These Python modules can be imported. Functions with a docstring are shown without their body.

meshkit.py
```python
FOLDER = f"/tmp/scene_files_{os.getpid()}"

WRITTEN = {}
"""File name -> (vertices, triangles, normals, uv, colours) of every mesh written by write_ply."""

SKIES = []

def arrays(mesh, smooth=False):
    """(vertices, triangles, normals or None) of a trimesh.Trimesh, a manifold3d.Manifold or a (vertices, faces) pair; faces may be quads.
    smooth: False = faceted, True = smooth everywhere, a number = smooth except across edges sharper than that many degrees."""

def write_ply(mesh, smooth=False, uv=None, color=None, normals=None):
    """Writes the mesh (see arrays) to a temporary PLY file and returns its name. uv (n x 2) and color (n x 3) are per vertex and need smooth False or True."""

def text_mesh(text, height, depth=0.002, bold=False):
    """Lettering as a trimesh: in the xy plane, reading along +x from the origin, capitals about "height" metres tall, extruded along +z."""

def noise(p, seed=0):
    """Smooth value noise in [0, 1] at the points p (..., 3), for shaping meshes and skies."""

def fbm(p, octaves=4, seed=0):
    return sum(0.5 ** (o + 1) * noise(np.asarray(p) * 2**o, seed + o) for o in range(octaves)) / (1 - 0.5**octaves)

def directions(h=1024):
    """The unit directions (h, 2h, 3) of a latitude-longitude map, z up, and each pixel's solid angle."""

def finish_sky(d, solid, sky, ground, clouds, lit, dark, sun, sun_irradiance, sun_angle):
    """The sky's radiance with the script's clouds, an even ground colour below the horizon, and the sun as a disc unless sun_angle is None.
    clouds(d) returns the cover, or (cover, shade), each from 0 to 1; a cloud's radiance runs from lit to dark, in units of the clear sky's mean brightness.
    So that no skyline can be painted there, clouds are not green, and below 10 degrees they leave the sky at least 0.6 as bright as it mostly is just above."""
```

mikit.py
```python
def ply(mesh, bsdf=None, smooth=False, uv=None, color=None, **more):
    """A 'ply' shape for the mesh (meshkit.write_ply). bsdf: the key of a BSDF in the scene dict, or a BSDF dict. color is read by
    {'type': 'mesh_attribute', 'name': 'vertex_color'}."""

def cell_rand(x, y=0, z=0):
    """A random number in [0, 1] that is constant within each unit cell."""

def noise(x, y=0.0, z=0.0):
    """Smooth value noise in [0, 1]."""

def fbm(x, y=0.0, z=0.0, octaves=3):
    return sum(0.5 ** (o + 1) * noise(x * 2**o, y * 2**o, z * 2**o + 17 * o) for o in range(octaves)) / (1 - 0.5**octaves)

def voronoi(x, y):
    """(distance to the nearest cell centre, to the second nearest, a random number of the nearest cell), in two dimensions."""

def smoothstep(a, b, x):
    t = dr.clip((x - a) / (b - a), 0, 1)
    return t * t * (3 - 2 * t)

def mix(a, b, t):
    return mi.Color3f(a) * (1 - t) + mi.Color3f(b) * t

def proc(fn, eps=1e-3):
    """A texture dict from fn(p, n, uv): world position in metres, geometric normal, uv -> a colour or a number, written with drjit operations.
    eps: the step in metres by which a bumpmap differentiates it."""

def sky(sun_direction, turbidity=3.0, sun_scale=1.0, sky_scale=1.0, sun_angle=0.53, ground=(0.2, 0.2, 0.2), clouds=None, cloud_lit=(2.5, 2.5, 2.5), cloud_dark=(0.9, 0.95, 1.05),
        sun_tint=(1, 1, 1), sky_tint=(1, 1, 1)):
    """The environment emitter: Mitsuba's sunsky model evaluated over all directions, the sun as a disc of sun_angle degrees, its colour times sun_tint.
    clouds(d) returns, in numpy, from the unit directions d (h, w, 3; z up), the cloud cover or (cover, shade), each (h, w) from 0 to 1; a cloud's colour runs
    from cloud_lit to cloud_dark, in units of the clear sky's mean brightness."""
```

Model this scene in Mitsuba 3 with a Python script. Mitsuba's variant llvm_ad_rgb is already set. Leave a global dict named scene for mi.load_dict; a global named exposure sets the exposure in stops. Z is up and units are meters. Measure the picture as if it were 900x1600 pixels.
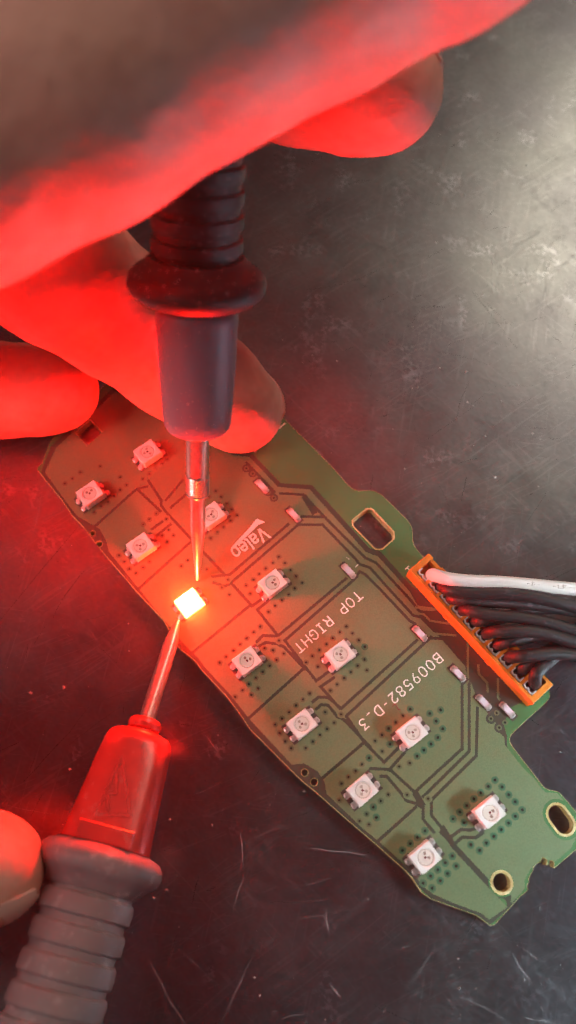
import math, random
import numpy as np, trimesh, manifold3d as m3, mitsuba as mi, mikit, meshkit
import shapely
from shapely.geometry import Polygon, LineString, Point, MultiPolygon
from shapely.ops import unary_union
from mikit import noise, fbm, voronoi, cell_rand, smoothstep, mix, proc
import drjit as dr

random.seed(7); RNG = np.random.default_rng(7)
T = mi.ScalarTransform4f
scene, labels = {}, {}

# ------------------------------------------------------------------ camera (all lengths below in millimetres, written out in metres)
F_PX, TILT, CAM_Z, BOARD_Z = 1250.0, math.radians(19.14), 107.6, 1.6
XA = np.array([1.0, 0, 0]); UP = np.array([0, math.cos(TILT), math.sin(TILT)]); FW = np.array([0, math.sin(TILT), -math.cos(TILT)])
CAM = np.array([0, 0, CAM_Z])
scene['camera'] = {'type': 'thinlens', 'fov': math.degrees(2 * math.atan(450 / F_PX)), 'fov_axis': 'x', 'aperture_radius': 0.0009, 'focus_distance': 0.1055,
                   'near_clip': 0.002, 'far_clip': 20.0,
                   'to_world': T().look_at(origin=(CAM * .001).tolist(), target=((CAM + FW) * .001).tolist(), up=UP.tolist())}
exposure = 0.0

# ------------------------------------------------------------------ lights: the dim room, three lamps out of view placed to light bench, board and hand; the lit LED is in its builder
ROOM = (0.012, 0.012, 0.013)
scene['room_light'] = {'type': 'constant', 'radiance': {'type': 'rgb', 'value': list(ROOM)}}
LAMP_RAD, SIDE_LAMP_RAD, FILL_RAD = (8.4, 7.9, 6.1), (355.0, 470.0, 525.0), (16.0, 14.0, 13.0)
LED_RGB = (1.0, 0.0050, 0.0011)
LED_LENS, LED_BODY = 8000.0, 900.0
BLOOM_HAZE = 0.42  # density of the mist added to imitate lens bloom


def at(u, v, z=BOARD_Z):
    """The point of the plane at height z that the photograph shows at (u, v)."""
    d = (u - 450) / F_PX * XA - (v - 800) / F_PX * UP + FW
    return (CAM + d * (z - CAM_Z) / d[2])


def deep(u, v, depth):
    """The point at that depth from the camera that the photograph shows at (u, v)."""
    return CAM + depth * ((u - 450) / F_PX * XA - (v - 800) / F_PX * UP + FW)


def xy(pts, z=BOARD_Z):
    return [tuple(at(u, v, z)[:2]) for u, v in pts]


# ------------------------------------------------------------------ materials
def rgb(c):
    return {'type': 'rgb', 'value': [float(x) for x in c]}


def two(d):
    return {'type': 'twosided', 'bsdf': d}


def pr(c, rough=.5, spec=.5, **k):
    return {'type': 'principled', 'base_color': c if isinstance(c, dict) else rgb(c), 'roughness': rough, 'specular': spec, **k}


def mat(name, d, bump=None, scale=1.0):
    if bump is not None:
        d = {'type': 'bumpmap', 'arbitrary': bump, 'scale': scale, 'bsdf': d}
    scene[name] = two(d)
    return name


def mm(p):
    return p.x * 1000.0, p.y * 1000.0, p.z * 1000.0


def streaks(x, y, k=0):
    """Fine worn lines in several directions, 0 to 1."""
    out = mi.Float(0)
    for i, (ang, fr, st, lo) in enumerate(((.62, 3.4, .16, .74), (.40, 5.5, .30, .76), (1.35, 4.2, .22, .78), (2.35, 3.0, .20, .80), (-.1, 6.5, .5, .80))):
        c, s_ = math.cos(ang), math.sin(ang); u, v = x * c + y * s_, y * c - x * s_
        v = v + .5 * noise(u * .12, v * .12, i)
        out = dr.maximum(out, smoothstep(lo, lo + .16, noise(u * st + 31 * i, v * fr, 7 * i + k)) * smoothstep(.35, .6, noise(u * .1, v * .3, 50 + i)))
    return out


def table_color(p, n, uv):
    x, y, z = mm(p)
    a = fbm(x * .05 + 3, y * .05, octaves=4); b = fbm(x * .4, y * .4 + 9, octaves=3); c = fbm(x * 2.4 + .8 * y, y * 2.4, 5, octaves=2)
    spot = smoothstep(.64, .80, fbm(x * .22 + 40, y * .22, octaves=4)) * smoothstep(.35, .75, c)
    k = .095 + .065 * a + .022 * b + .035 * c + .03 * streaks(x, y)
    base = mix((1.0, .90, 1.06), (1.0, .98, .97), a) * k
    return base + mi.Color3f(.075, .069, .083) * spot


def table_rough(p, n, uv):
    x, y, z = mm(p)
    a = fbm(x * .2, y * .2 + 5, octaves=3); b = fbm(x * 2.6, y * 2.6, 3, octaves=2)
    return dr.clip(.295 + .10 * (a - .5) + .07 * (b - .5) + .06 * streaks(x, y, 3), .2, .7)


def table_bump(p, n, uv):
    x, y, z = mm(p)
    return .5 * fbm(x * 1.8, y * 1.8, octaves=3) + .3 * fbm(x * .25 + y * .2, y * .35 - x * .15, 4, octaves=2) + .2 * noise(x * 7, y * 7) - .14 * streaks(x, y)


mat('m_table', pr(proc(table_color), proc(table_rough), .5, metallic=.93), proc(table_bump, 3e-5), 1.5e-5)


def skin_color(p, n, uv):
    x, y, z = mm(p)
    a = fbm(x * .16, y * .16, z * .16, octaves=4); b = fbm(x * .9, y * .9, z * .9, octaves=3)
    return mix((.52, .215, .155), (.62, .30, .23), smoothstep(.3, .7, .65 * a + .35 * b))


RIDGE = []          # fingertip pads, filled by the hands


def skin_bump(p, n, uv):
    x, y, z = mm(p)
    h = .9 * fbm(x * 1.7, y * 1.7, z * 1.7, octaves=3) + 1.3 * fbm(x * .55, y * .55, z * .55, octaves=2)
    a = noise(x * .9 + y * .5, y * .7 - x * .3 + z * .6, z * 3.2); b = noise(x * 2.6 - y * 1.2, y * .6 + x * .2, z * .9)
    h -= .3 * smoothstep(.66, .84, a) + .3 * smoothstep(.70, .86, b)
    for c, r in RIDGE:
        w = 1.6 * fbm(x * .3, y * .3, z * .3, octaves=2)
        d = dr.sqrt(dr.square(x - c[0]) + dr.square(y - c[1]) + dr.square(z - c[2]))
        h += .26 * dr.sin((d + w) * (2 * math.pi / .5)) * smoothstep(r, r * .6, d)
    return h


def rubber_bump(p, n, uv):
    x, y, z = mm(p)
    return fbm(x * 4, y * 4, z * 4, octaves=3)


def worn(base, wear, lo=.60, hi=.72, f=2.2, dirt=0.0):
    def fn(p, n, uv):
        x, y, z = mm(p)
        a = fbm(x * f, y * f, z * f, octaves=4); b = fbm(x * .5 + 7, y * .5, z * .5, octaves=2)
        speck = smoothstep(.83, .90, noise(x * 3.3 + 5, y * 3.3, z * 3.3))
        return mix(mix(base, wear, smoothstep(lo, hi, .75 * a + .35 * b)) * (.85 + .3 * b), (.30, .28, .28), dirt * speck)
    return proc(fn)


mat('m_rubber_black', pr(worn((.008, .007, .008), (.05, .042, .044), .66, .82, 2.2, .6), .5, .5), proc(rubber_bump, 3e-5), 2.5e-5)
mat('m_rubber_grey', pr(worn((.185, .150, .160), (.26, .22, .23), .60, .85, 1.2, .25), .55, .4), proc(rubber_bump, 3e-5), 3e-5)


def cap_color(p, n, uv):
    x, y, z = mm(p)
    a = fbm(x * 3.2, y * 3.2, z * 3.2, octaves=3)
    low = smoothstep(26., 15., z)                       # scuffs gather towards the tip of the cap
    return mix((.165, .155, .200), (.40, .30, .30), smoothstep(.74 - .16 * low, .80 - .14 * low, a) * .8)


def cap_bump(p, n, uv):
    x, y, z = mm(p)
    low = smoothstep(24., 15., z)
    return .35 * fbm(x * 4, y * 4, z * 4, octaves=3) + 1.6 * (.25 + low) * smoothstep(.70, .86, noise(x * 3.1, y * 3.1, z * 3.1)) + low * smoothstep(.72, .9, noise(x * 1.2 + z, y * 1.2, z * 5))


mat('m_cap_grey', pr(proc(cap_color), .42, .5), proc(cap_bump, 3e-5), 6e-5)
mat('m_red_plastic', pr(worn((.60, .030, .026), (.66, .09, .08), .66, .86, 1.3), .30, .5), proc(rubber_bump, 3e-5), 1.2e-5)


def steel_color(p, n, uv):
    x, y, z = mm(p)
    return mi.Color3f(.66, .60, .54) * (.62 + .5 * fbm(x * 2.5, y * 2.5, z * 2.5, octaves=4))


mat('m_steel', pr(proc(steel_color), .33, .5, metallic=.9), proc(rubber_bump, 3e-5), 2.2e-5)
mat('m_tin', pr((.62, .60, .58), .30, .5, metallic=.7))
mat('m_terminal', pr((.88, .86, .84), .35, .6, metallic=.4))
mat('m_solder', pr((.50, .48, .47), .32, .5, metallic=.75), proc(rubber_bump, 3e-5), 3e-5)


def pour_color(p, n, uv):
    x, y, z = mm(p)
    a = fbm(x * .12, y * .12, octaves=3); c = noise(x * 9, y * 9)
    return mix((.108, .152, .072), (.132, .176, .090), a) * (.92 + .16 * c)


def pour_bump(p, n, uv):
    x, y, z = mm(p)
    return noise(x * 7, y * 7) + .6 * noise(x * 15, y * 15)


mat('m_pour', pr(proc(pour_color), .40, .5), proc(pour_bump, 2e-5), 5e-6)


def mask_color(p, n, uv):
    x, y, z = mm(p)
    a = fbm(x * .2, y * .2, octaves=3)
    return mix((.048, .135, .046), (.068, .165, .062), a)


mat('m_mask', pr(proc(mask_color), .36, .5))
mat('m_gap', pr((.048, .050, .036), .36, .5))
mat('m_fr4', pr(worn((.40, .30, .12), (.50, .42, .22), .4, .7), .6, .3))
mat('m_silk', pr((.72, .70, .66), .6, .3))
mat('m_white_plastic', pr((.80, .78, .76), .42, .4))
mat('m_footprint', pr((.060, .046, .040), .45, .5))
mat('m_chip_pad', pr((.43, .32, .27), .35, .5))
mat('m_chip_dark', pr((.30, .19, .15), .3, .5))
mat('m_chip', pr((.16, .035, .03), .3, .5))
mat('m_via', pr({'type': 'mesh_attribute', 'name': 'vertex_color'}, .30, .6))
mat('m_ceramic', pr((.64, .58, .64), .4, .5))
mat('m_orange', pr(worn((.80, .22, .025), (.70, .20, .03), .5, .8, 1.0), .38, .5))
mat('m_orange_pale', pr((.62, .30, .08), .45, .5))
mat('m_wire_black', pr(worn((.011, .009, .010), (.035, .03, .034), .66, .8, 1.5), .52, .45), proc(rubber_bump, 3e-5), 1.2e-5)
mat('m_wire_white', pr((.78, .74, .74), .38, .5))
mat('m_lint', pr((.16, .05, .05), .6, .3))
mat('m_ink', pr((.38, .30, .28), .6, .3))
mat('m_scratch', pr({'type': 'mesh_attribute', 'name': 'vertex_color'}, .45, .7))
mat('m_resin', pr((.74, .66, .60), .10, .5))
mat('m_lamp_housing', pr((.5, .5, .5), .5, .5))


# ------------------------------------------------------------------ helpers
def mesh_of(m):
    if hasattr(m, 'to_mesh'):
        k = m.to_mesh(); return trimesh.Trimesh(np.array(k.vert_properties[:, :3], float), np.array(k.tri_verts), process=False)
    return m


def numbered(key):
    if key not in scene and key not in USED:
        USED.add(key); return key
    i = 1
    while f'{key}_{i:03d}' in scene or f'{key}_{i:03d}' in USED:
        i += 1
    USED.add(f'{key}_{i:03d}'); return f'{key}_{i:03d}'


USED = set()


def put(name, mesh, bsdf, parent=None, smooth=False, color=None, to=None, **more):
    key = numbered(f'{parent}__{name}' if parent else name)
    d = mesh if isinstance(mesh, dict) else shape(mesh, bsdf, smooth, color)
    if to is not None:
        d = {**d, 'to_world': to}
    scene[key] = {**d, **more}
    return key


def shape(mesh, bsdf, smooth=False, color=None):
    m = mesh_of(mesh).copy(); m.apply_scale(.001)
    return mikit.ply(m, bsdf, smooth=smooth, color=color)


def tag(key, label=None, cat=None, group=None, kind=None):
    labels[key] = {k: v for k, v in dict(label=label, category=cat, group=group, kind=kind).items() if v}
    return key


def thing(name, label, cat, group=None):
    return tag(numbered(name), label, cat, group)


def extrude(poly, h, z0):
    geoms = [g for g in getattr(poly, 'geoms', [poly]) if g.area > 1e-4]
    ms = []
    for g in geoms:
        m = trimesh.creation.extrude_polygon(shapely.simplify(g, .008), h, engine='earcut'); m.apply_translation([0, 0, z0]); ms.append(m)
    return trimesh.util.concatenate(ms)


def box(sx, sy, sz, c=(0, 0, 0), ch=0.0):
    if ch <= 0:
        return m3.Manifold.cube([sx, sy, sz], True).translate(list(c))
    a = [m3.Manifold.cube([sx - 2 * ch * (i != 0), sy - 2 * ch * (i != 1), sz - 2 * ch * (i != 2)], True) for i in range(3)]
    return m3.Manifold.batch_hull(a).translate(list(c))


def frame(o, x, y, z):
    m = np.eye(4); m[:3, 0], m[:3, 1], m[:3, 2], m[:3, 3] = x, y, z, o
    return m


def placed(mesh, m):
    k = mesh_of(mesh).copy(); k.apply_transform(m); return k


def unit(v):
    v = np.asarray(v, float); return v / np.linalg.norm(v)


def to_m(m):
    """The matrix in millimetres as a transform of meshes written in metres."""
    k = m.copy(); k[:3, 3] *= .001
    return T(k)


def spline(pts, n):
    pts = np.asarray(pts, float); t = np.concatenate([[0], np.cumsum(np.linalg.norm(np.diff(pts, axis=0), axis=1) ** .6)])
    from scipy.interpolate import CubicSpline
    return CubicSpline(t, pts)(np.linspace(0, t[-1], n))


def tube(path, r, sides=16):
    path = np.asarray(path, float); n = len(path); r = np.broadcast_to(r, n)
    tang = np.gradient(path, axis=0); tang /= np.linalg.norm(tang, axis=1, keepdims=True)
    up = np.array([0, 0, 1.0]); V = []
    for i in range(n):
        s = unit(np.cross(tang[i], up)); w = np.cross(s, tang[i])
        a = np.arange(sides) * 2 * math.pi / sides
        V.append(path[i] + r[i] * (np.cos(a)[:, None] * s + np.sin(a)[:, None] * w))
    V = np.vstack(V + [path[:1], path[-1:]]); f = []
    for i in range(n - 1):
        for j in range(sides):
            a, b = i * sides + j, i * sides + (j + 1) % sides
            f += [[a, b, b + sides], [a, b + sides, a + sides]]
    for j in range(sides):
        f += [[n * sides, (j + 1) % sides, j], [n * sides + 1, (n - 1) * sides + j, (n - 1) * sides + (j + 1) % sides]]
    m = trimesh.Trimesh(V, f, process=False); m.fix_normals(); return m


def lathe(prof, sides=64, square=None):
    """prof: (distance along the axis, radius); square(s): exponent of a superellipse cross-section."""
    prof = np.asarray(prof, float); a = np.arange(sides) * 2 * math.pi / sides; V = []
    for s, r in prof:
        e = square(s) if square else 2.0
        k = (np.abs(np.cos(a)) ** e + np.abs(np.sin(a)) ** e) ** (-1 / e)
        V.append(np.c_[r * k * np.cos(a), r * k * np.sin(a), np.full(sides, s)])
    n = len(prof); V = np.vstack(V + [[[0, 0, prof[0, 0]], [0, 0, prof[-1, 0]]]]); f = []
    for i in range(n - 1):
        for j in range(sides):
            p, q = i * sides + j, i * sides + (j + 1) % sides
            f += [[p, q, q + sides], [p, q + sides, p + sides]]
    for j in range(sides):
        f += [[n * sides, (j + 1) % sides, j], [n * sides + 1, (n - 1) * sides + j, (n - 1) * sides + (j + 1) % sides]]
    m = trimesh.Trimesh(V, f, process=False); m.fix_normals(); return m


# ------------------------------------------------------------------ the table
def sheet(x0, x1, y0, y1, z, n=40):
    gx, gy = np.linspace(x0, x1, n), np.linspace(y0, y1, n); X, Y = np.meshgrid(gx, gy)
    V = np.c_[X.ravel(), Y.ravel(), np.full(X.size, z)]; f = []
    for i in range(n - 1):
        for j in range(n - 1):
            a = i * n + j; f += [[a, a + 1, a + n + 1], [a, a + n + 1, a + n]]
    return trimesh.Trimesh(V, f, process=False)


m = trimesh.creation.box([560, 480, 30]); m.apply_translation([0, 30, -15])
tag(put('table_top', m, 'm_table'), 'dark scuffed metal bench top with scratches and dust under the circuit board', 'table', kind='structure')


def sliver(p, q, w, bend, z, col, out):
    n = 7; t = np.linspace(0, 1, n)[:, None]; p, q = np.asarray(p, float), np.asarray(q, float); d = unit(q - p); s = np.array([-d[1], d[0]])
    c = p + (q - p) * t + s * bend * np.sin(t * math.pi) + RNG.normal(0, .05, (n, 1)) * s
    ww = w * np.sin(np.clip(t, .04, .96) * math.pi) ** .6 * RNG.uniform(.5, 1.2, (n, 1)) / 2
    b = len(out[0])
    for k in range(n):
        for sg in (-1, 1):
            out[0].append([*(c[k] + sg * ww[k] * s), z]); out[2].append(col)
    for k in range(n - 1):
        a = b + 2 * k; out[1].extend([[a, a + 2, a + 3], [a, a + 3, a + 1]])


out = ([], [], [])
MAJOR = [((545, 606), (580, 602), .5), ((590, 600), (640, 598), .45), ((650, 599), (720, 601), .3), ((600, 762), (668, 705), .22), ((640, 775), (735, 722), .22), ((690, 770), (900, 700), .25), ((700, 752), (770, 712), .3),
         ((90, 1320), (145, 1330), .3), ((485, 1325), (580, 1336), .5), ((235, 1505), (262, 1560), .6), ((262, 1560), (290, 1600), .6), ((376, 1300), (380, 1350), .6), ((378, 1320), (440, 1290), .3), ((350, 1590), (400, 1480), .3),
         ((800, 1490), (835, 1540), .5), ((815, 1480), (840, 1500), .4), ((147, 945), (160, 970), .5), ((137, 980), (150, 1000), .45), ((820, 1590), (870, 1600), .5), ((680, 1480), (640, 1540), .2), ((760, 40), (800, 70), .4), ((840, 75), (865, 65), .9),
         ((850, 160), (870, 175), .5), ((700, 40), (725, 62), .4), ((720, 120), (780, 190), .25), ((640, 800), (720, 830), .2), ((505, 1430), (515, 1455), .6), ((510, 1420), (512, 1445), .4), ((515, 1540), (535, 1560), .7)]
for a, b, w in MAJOR:
    sliver(at(*a, 0)[:2], at(*b, 0)[:2], w * .26, RNG.uniform(-.12, .12), .012, [.15, .142, .147], out)
for k in range(950):
    c = np.array([RNG.uniform(-70, 75), RNG.uniform(-70, 110)]); a = RNG.normal(.55, .55) if RNG.random() < .6 else RNG.uniform(0, math.pi); L = RNG.gamma(1.6, 2.6)
    d = np.array([math.cos(a), math.sin(a)]) * L / 2; g = RNG.uniform(.03, .13) if RNG.random() < .92 else RNG.uniform(.12, .24)
    sliver(c - d, c + d, RNG.uniform(.03, .10), RNG.normal(0, .03) * L, .008 + .003 * RNG.random(), [g, g * .95, g * .97], out)
m = trimesh.Trimesh(np.array(out[0]), np.array(out[1]), process=False)
tag(put('scratch', m, 'm_scratch', 'table_top', smooth=True, color=np.array(out[2])), 'pale scratches across the dark metal', kind='stuff')
V, Fc, Cc = [], [], []
for k in range(900):
    c = np.array([RNG.uniform(-70, 75), RNG.uniform(-70, 110), 0]); r = min(.05 * RNG.gamma(1.5, 1.0) + .03, .28); b = len(V); n = 6
    g = RNG.uniform(.08, .38)
    for j in range(n):
        an = j * 2 * math.pi / n; V.append(c + [r * math.cos(an) * RNG.uniform(.5, 1.3), r * math.sin(an) * RNG.uniform(.5, 1.3), .004]); Cc.append([g] * 3)
    V.append(c + [0, 0, r * .6]); Cc.append([g] * 3)
    Fc += [[b + j, b + (j + 1) % n, b + n] for j in range(n)]
tag(put('dust', trimesh.Trimesh(np.array(V), np.array(Fc), process=False), 'm_scratch', 'table_top', smooth=True, color=np.array(Cc)), 'fine pale specks of dust and grit', kind='stuff')

# ------------------------------------------------------------------ the circuit board
EDGE = [(57, 733), (66, 723), (77, 693), (100, 660), (165, 600), (240, 545), (330, 555), (385, 595), (429, 638), (448, 658), (483, 693), (519, 729), (544, 758), (552, 764), (560, 767), (575, 766), (585, 767), (595, 772), (609, 785), (638, 814),
        (643, 822), (645, 832), (645, 845), (647, 852), (652, 859), (664, 873), (760, 975), (846, 1063), (858, 1078), (860, 1085), (858, 1092), (853, 1098), (824, 1124), (799, 1148), (796, 1155), (799, 1164), (843, 1221), (851, 1231), (857, 1234), (864, 1235), (873, 1237),
        (889, 1255), (900, 1268), (915, 1288), (917, 1303), (910, 1318), (893, 1334), (866, 1357), (845, 1352), (832, 1362), (826, 1373), (829, 1388), (813, 1401), (772, 1446), (765, 1446), (745, 1431), (709, 1418), (673, 1405), (660, 1396), (652, 1384),
        (644, 1372), (635, 1362), (589, 1321), (540, 1279), (489, 1234), (478, 1226), (462, 1211), (411, 1160), (390, 1139), (378, 1120), (353, 1087), (315, 1047), (304, 1032), (280, 1013), (255, 969), (213, 924), (164, 867), (147, 846), (129, 822), (112, 805), (97, 782)]
bites = [((476, 1207), 5.2), ((491, 1222), 5.4), ((145, 833), 4), ((155, 850), 5), ((846, 1362), 13), ((836, 1376), 9), ((860, 1356), 6), ((829, 1385), 5.5), ((850, 1346), 5), ((862, 1349), 4)]


def disc(u, v, r_px, z=BOARD_Z):
    c = at(u, v, z); return Point(c[0], c[1]).buffer(r_px * np.linalg.norm(at(u + 1, v, z) - c), 24)


def line(pts, w, cap=2):
    return LineString(xy(pts)).buffer(w / 2, cap_style=cap, join_style=2)


board = Polygon(xy(EDGE)).buffer(.25).buffer(-.5).buffer(.25)
slot = Polygon(xy([(552, 813), (573, 796), (581, 796), (614, 831), (615, 841), (597, 857), (587, 857), (552, 821)])).buffer(-.35).buffer(.35)
hole_slot = LineString(xy([(871, 1273), (882, 1288)])).buffer(1.12, 24)
hole_round = disc(784, 1379, 13.5)
window_cut = Polygon(xy([(118, 676), (136, 697), (160, 675), (140, 655)]))
cuts = unary_union([slot, hole_slot, hole_round, window_cut] + [disc(*c, r) for c, r in bites])
board = board.difference(cuts)
board = max(getattr(board, 'geoms', [board]), key=lambda g: g.area)

BD = thing('circuit_board', 'green printed circuit board with white LEDs and one LED lit bright red', 'circuit board')
put('substrate', extrude(board, BOARD_Z - .03, 0.02), 'm_fr4', BD)
MZ = BOARD_Z
mask = board.difference(unary_union([hole_slot.buffer(.28), hole_round.buffer(.32), slot.buffer(.16)])).buffer(-.05)
put('solder_mask', extrude(mask, .03, MZ - .03 + .012), 'm_mask', BD)
Z1 = MZ + .012
INNER = [(70, 737), (84, 700), (180, 610), (300, 640), (390, 712), (436, 760), (485, 763), (574, 861), (591, 866), (640, 921), (668, 935), (700, 960), (815, 1090), (795, 1100), (780, 1130), (786, 1150), (786, 1164), (800, 1240), (775, 1330), (800, 1406), (764, 1437), (752, 1428), (709, 1411),
         (676, 1398), (650, 1372), (589, 1317), (498, 1237), (458, 1204), (384, 1124), (357, 1087), (319, 1045), (284, 1010), (213, 917), (166, 860), (108, 793)]
inner = Polygon(xy(INNER)).buffer(.5).intersection(mask.buffer(-.05)).difference(unary_union([disc(784, 1379, 21), disc(784, 1412, 8)]))
put('inner_plane', extrude(inner, .008, Z1), 'm_gap', BD)
Z2 = Z1 + .008

REGION = [(70, 738), (88, 700), (180, 612), (300, 640), (363, 711), (390, 714), (434, 761), (484, 765), (572, 863), (590, 869), (640, 924), (652, 946), (700, 953), (810, 1090), (800, 1112), (775, 1140), (788, 1152), (789, 1164), (817, 1200), (835, 1217), (846, 1232), (853, 1238), (871, 1239),
          (884, 1255), (900, 1275), (908, 1290), (893, 1324), (869, 1345), (844, 1345), (828, 1359), (819, 1375), (820, 1388), (795, 1416), (764, 1437), (752, 1427), (709, 1411), (676, 1397), (659, 1383), (650, 1370), (637, 1355), (593, 1316), (565, 1293), (510, 1240), (507, 1222), (496, 1205), (475, 1193), (456, 1195),
          (390, 1124), (361, 1087), (322, 1045), (310, 1028), (284, 1003), (213, 915), (170, 862), (166, 845), (155, 826), (140, 818), (120, 806), (104, 785)]
pour = Polygon(xy(REGION)).intersection(mask.buffer(-.05))
W = .38
G = [  # the dark gaps between the pours
    [(140, 830), (214, 764), (232, 760)], [(208, 928), (300, 845)], [(290, 1029), (392, 945)], [(380, 1130), (473, 1046)], [(500, 1219), (569, 1160)], [(585, 1319), (651, 1260)],
    [(214, 764), (252, 800)], [(231, 750), (252, 782), (252, 790), (262, 803), (350, 897)], [(287, 749), (258, 783)], [(300, 765), (266, 794)], [(258, 812), (236, 828)], [(268, 818), (244, 838)],
    [(452, 818), (359, 898), (330, 901)], [(466, 820), (363, 909)], [(332, 910), (352, 916), (361, 911), (394, 947), (412, 934)], [(420, 938), (402, 953), (434, 993)],
    [(542, 903), (434, 994)], [(554, 905), (445, 1001), (494, 1064), (514, 1049)], [(523, 1058), (501, 1073), (532, 1108)],
    [(400, 1004), (411, 993), (434, 994)], [(404, 1010), (415, 1004), (433, 1006), (444, 1011), (478, 1047)],
    [(653, 999), (532, 1108)], [(675, 994), (541, 1119), (569, 1160), (600, 1191), (626, 1165)], [(633, 1175), (609, 1202), (648, 1238)],
    [(487, 1098), (498, 1089), (513, 1090), (533, 1107)], [(493, 1109), (502, 1101), (513, 1102), (527, 1120), (538, 1125), (580, 1169)],
    [(577, 1201), (604, 1202), (610, 1204)], [(593, 1213), (604, 1213), (629, 1242), (635, 1251), (649, 1255), (660, 1262)],
    [(722, 1066), (722, 1170), (648, 1238)], [(733, 1068), (733, 1174), (660, 1246)], [(746, 1104), (744, 1181), (674, 1250)],
    [(661, 1258), (661, 1280), (679, 1302)], [(674, 1250), (674, 1274), (704, 1310)],
    [(700, 1311), (720, 1296), (733, 1297), (748, 1293)], [(710, 1319), (722, 1308), (743, 1309), (756, 1300)],
    [(436, 771), (474, 773), (507, 808), (564, 865), (571, 872), (587, 879), (640, 936)], [(384, 722), (430, 770)],
    [(470, 807), (505, 808)], [(466, 820), (504, 820), (555, 873), (562, 882), (578, 887), (600, 912), (646, 962), (662, 965), (672, 976), (700, 981)],
    [(554, 905), (562, 893), (571, 898), (593, 920), (640, 970), (650, 976)], [(673, 997), (692, 998), (729, 1040), (733, 1068)], [(640, 936), (656, 956), (690, 958)],
]
gaps = [line(g, W) for g in G]
gaps += [line([(690, 1291), (709, 1322), (764, 1381), (806, 1424)], .68), line([(475, 775), (492, 803)], .8), line([(648, 1238), (661, 1260)], .8), line([(688, 1298), (704, 1314)], .6)]
VIA_TRACE = [(356, 906), (436, 1001), (533, 1116), (636, 1242), (669, 1248), (260, 811)]
dark = Polygon(xy([(652, 962), (680, 990), (690, 997), (730, 1040), (736, 1066), (748, 1100), (775, 1112), (770, 1125), (784, 1140), (800, 1128), (830, 1100), (700, 948)]))
gaps.append(dark)
a1, a0 = at(537, 998, 3.4), at(507, 1021, 3.4)
LX = unit([a1[0] - a0[0], a1[1] - a0[1], 0]); LY = np.array([-LX[1], LX[0], 0])
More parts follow.
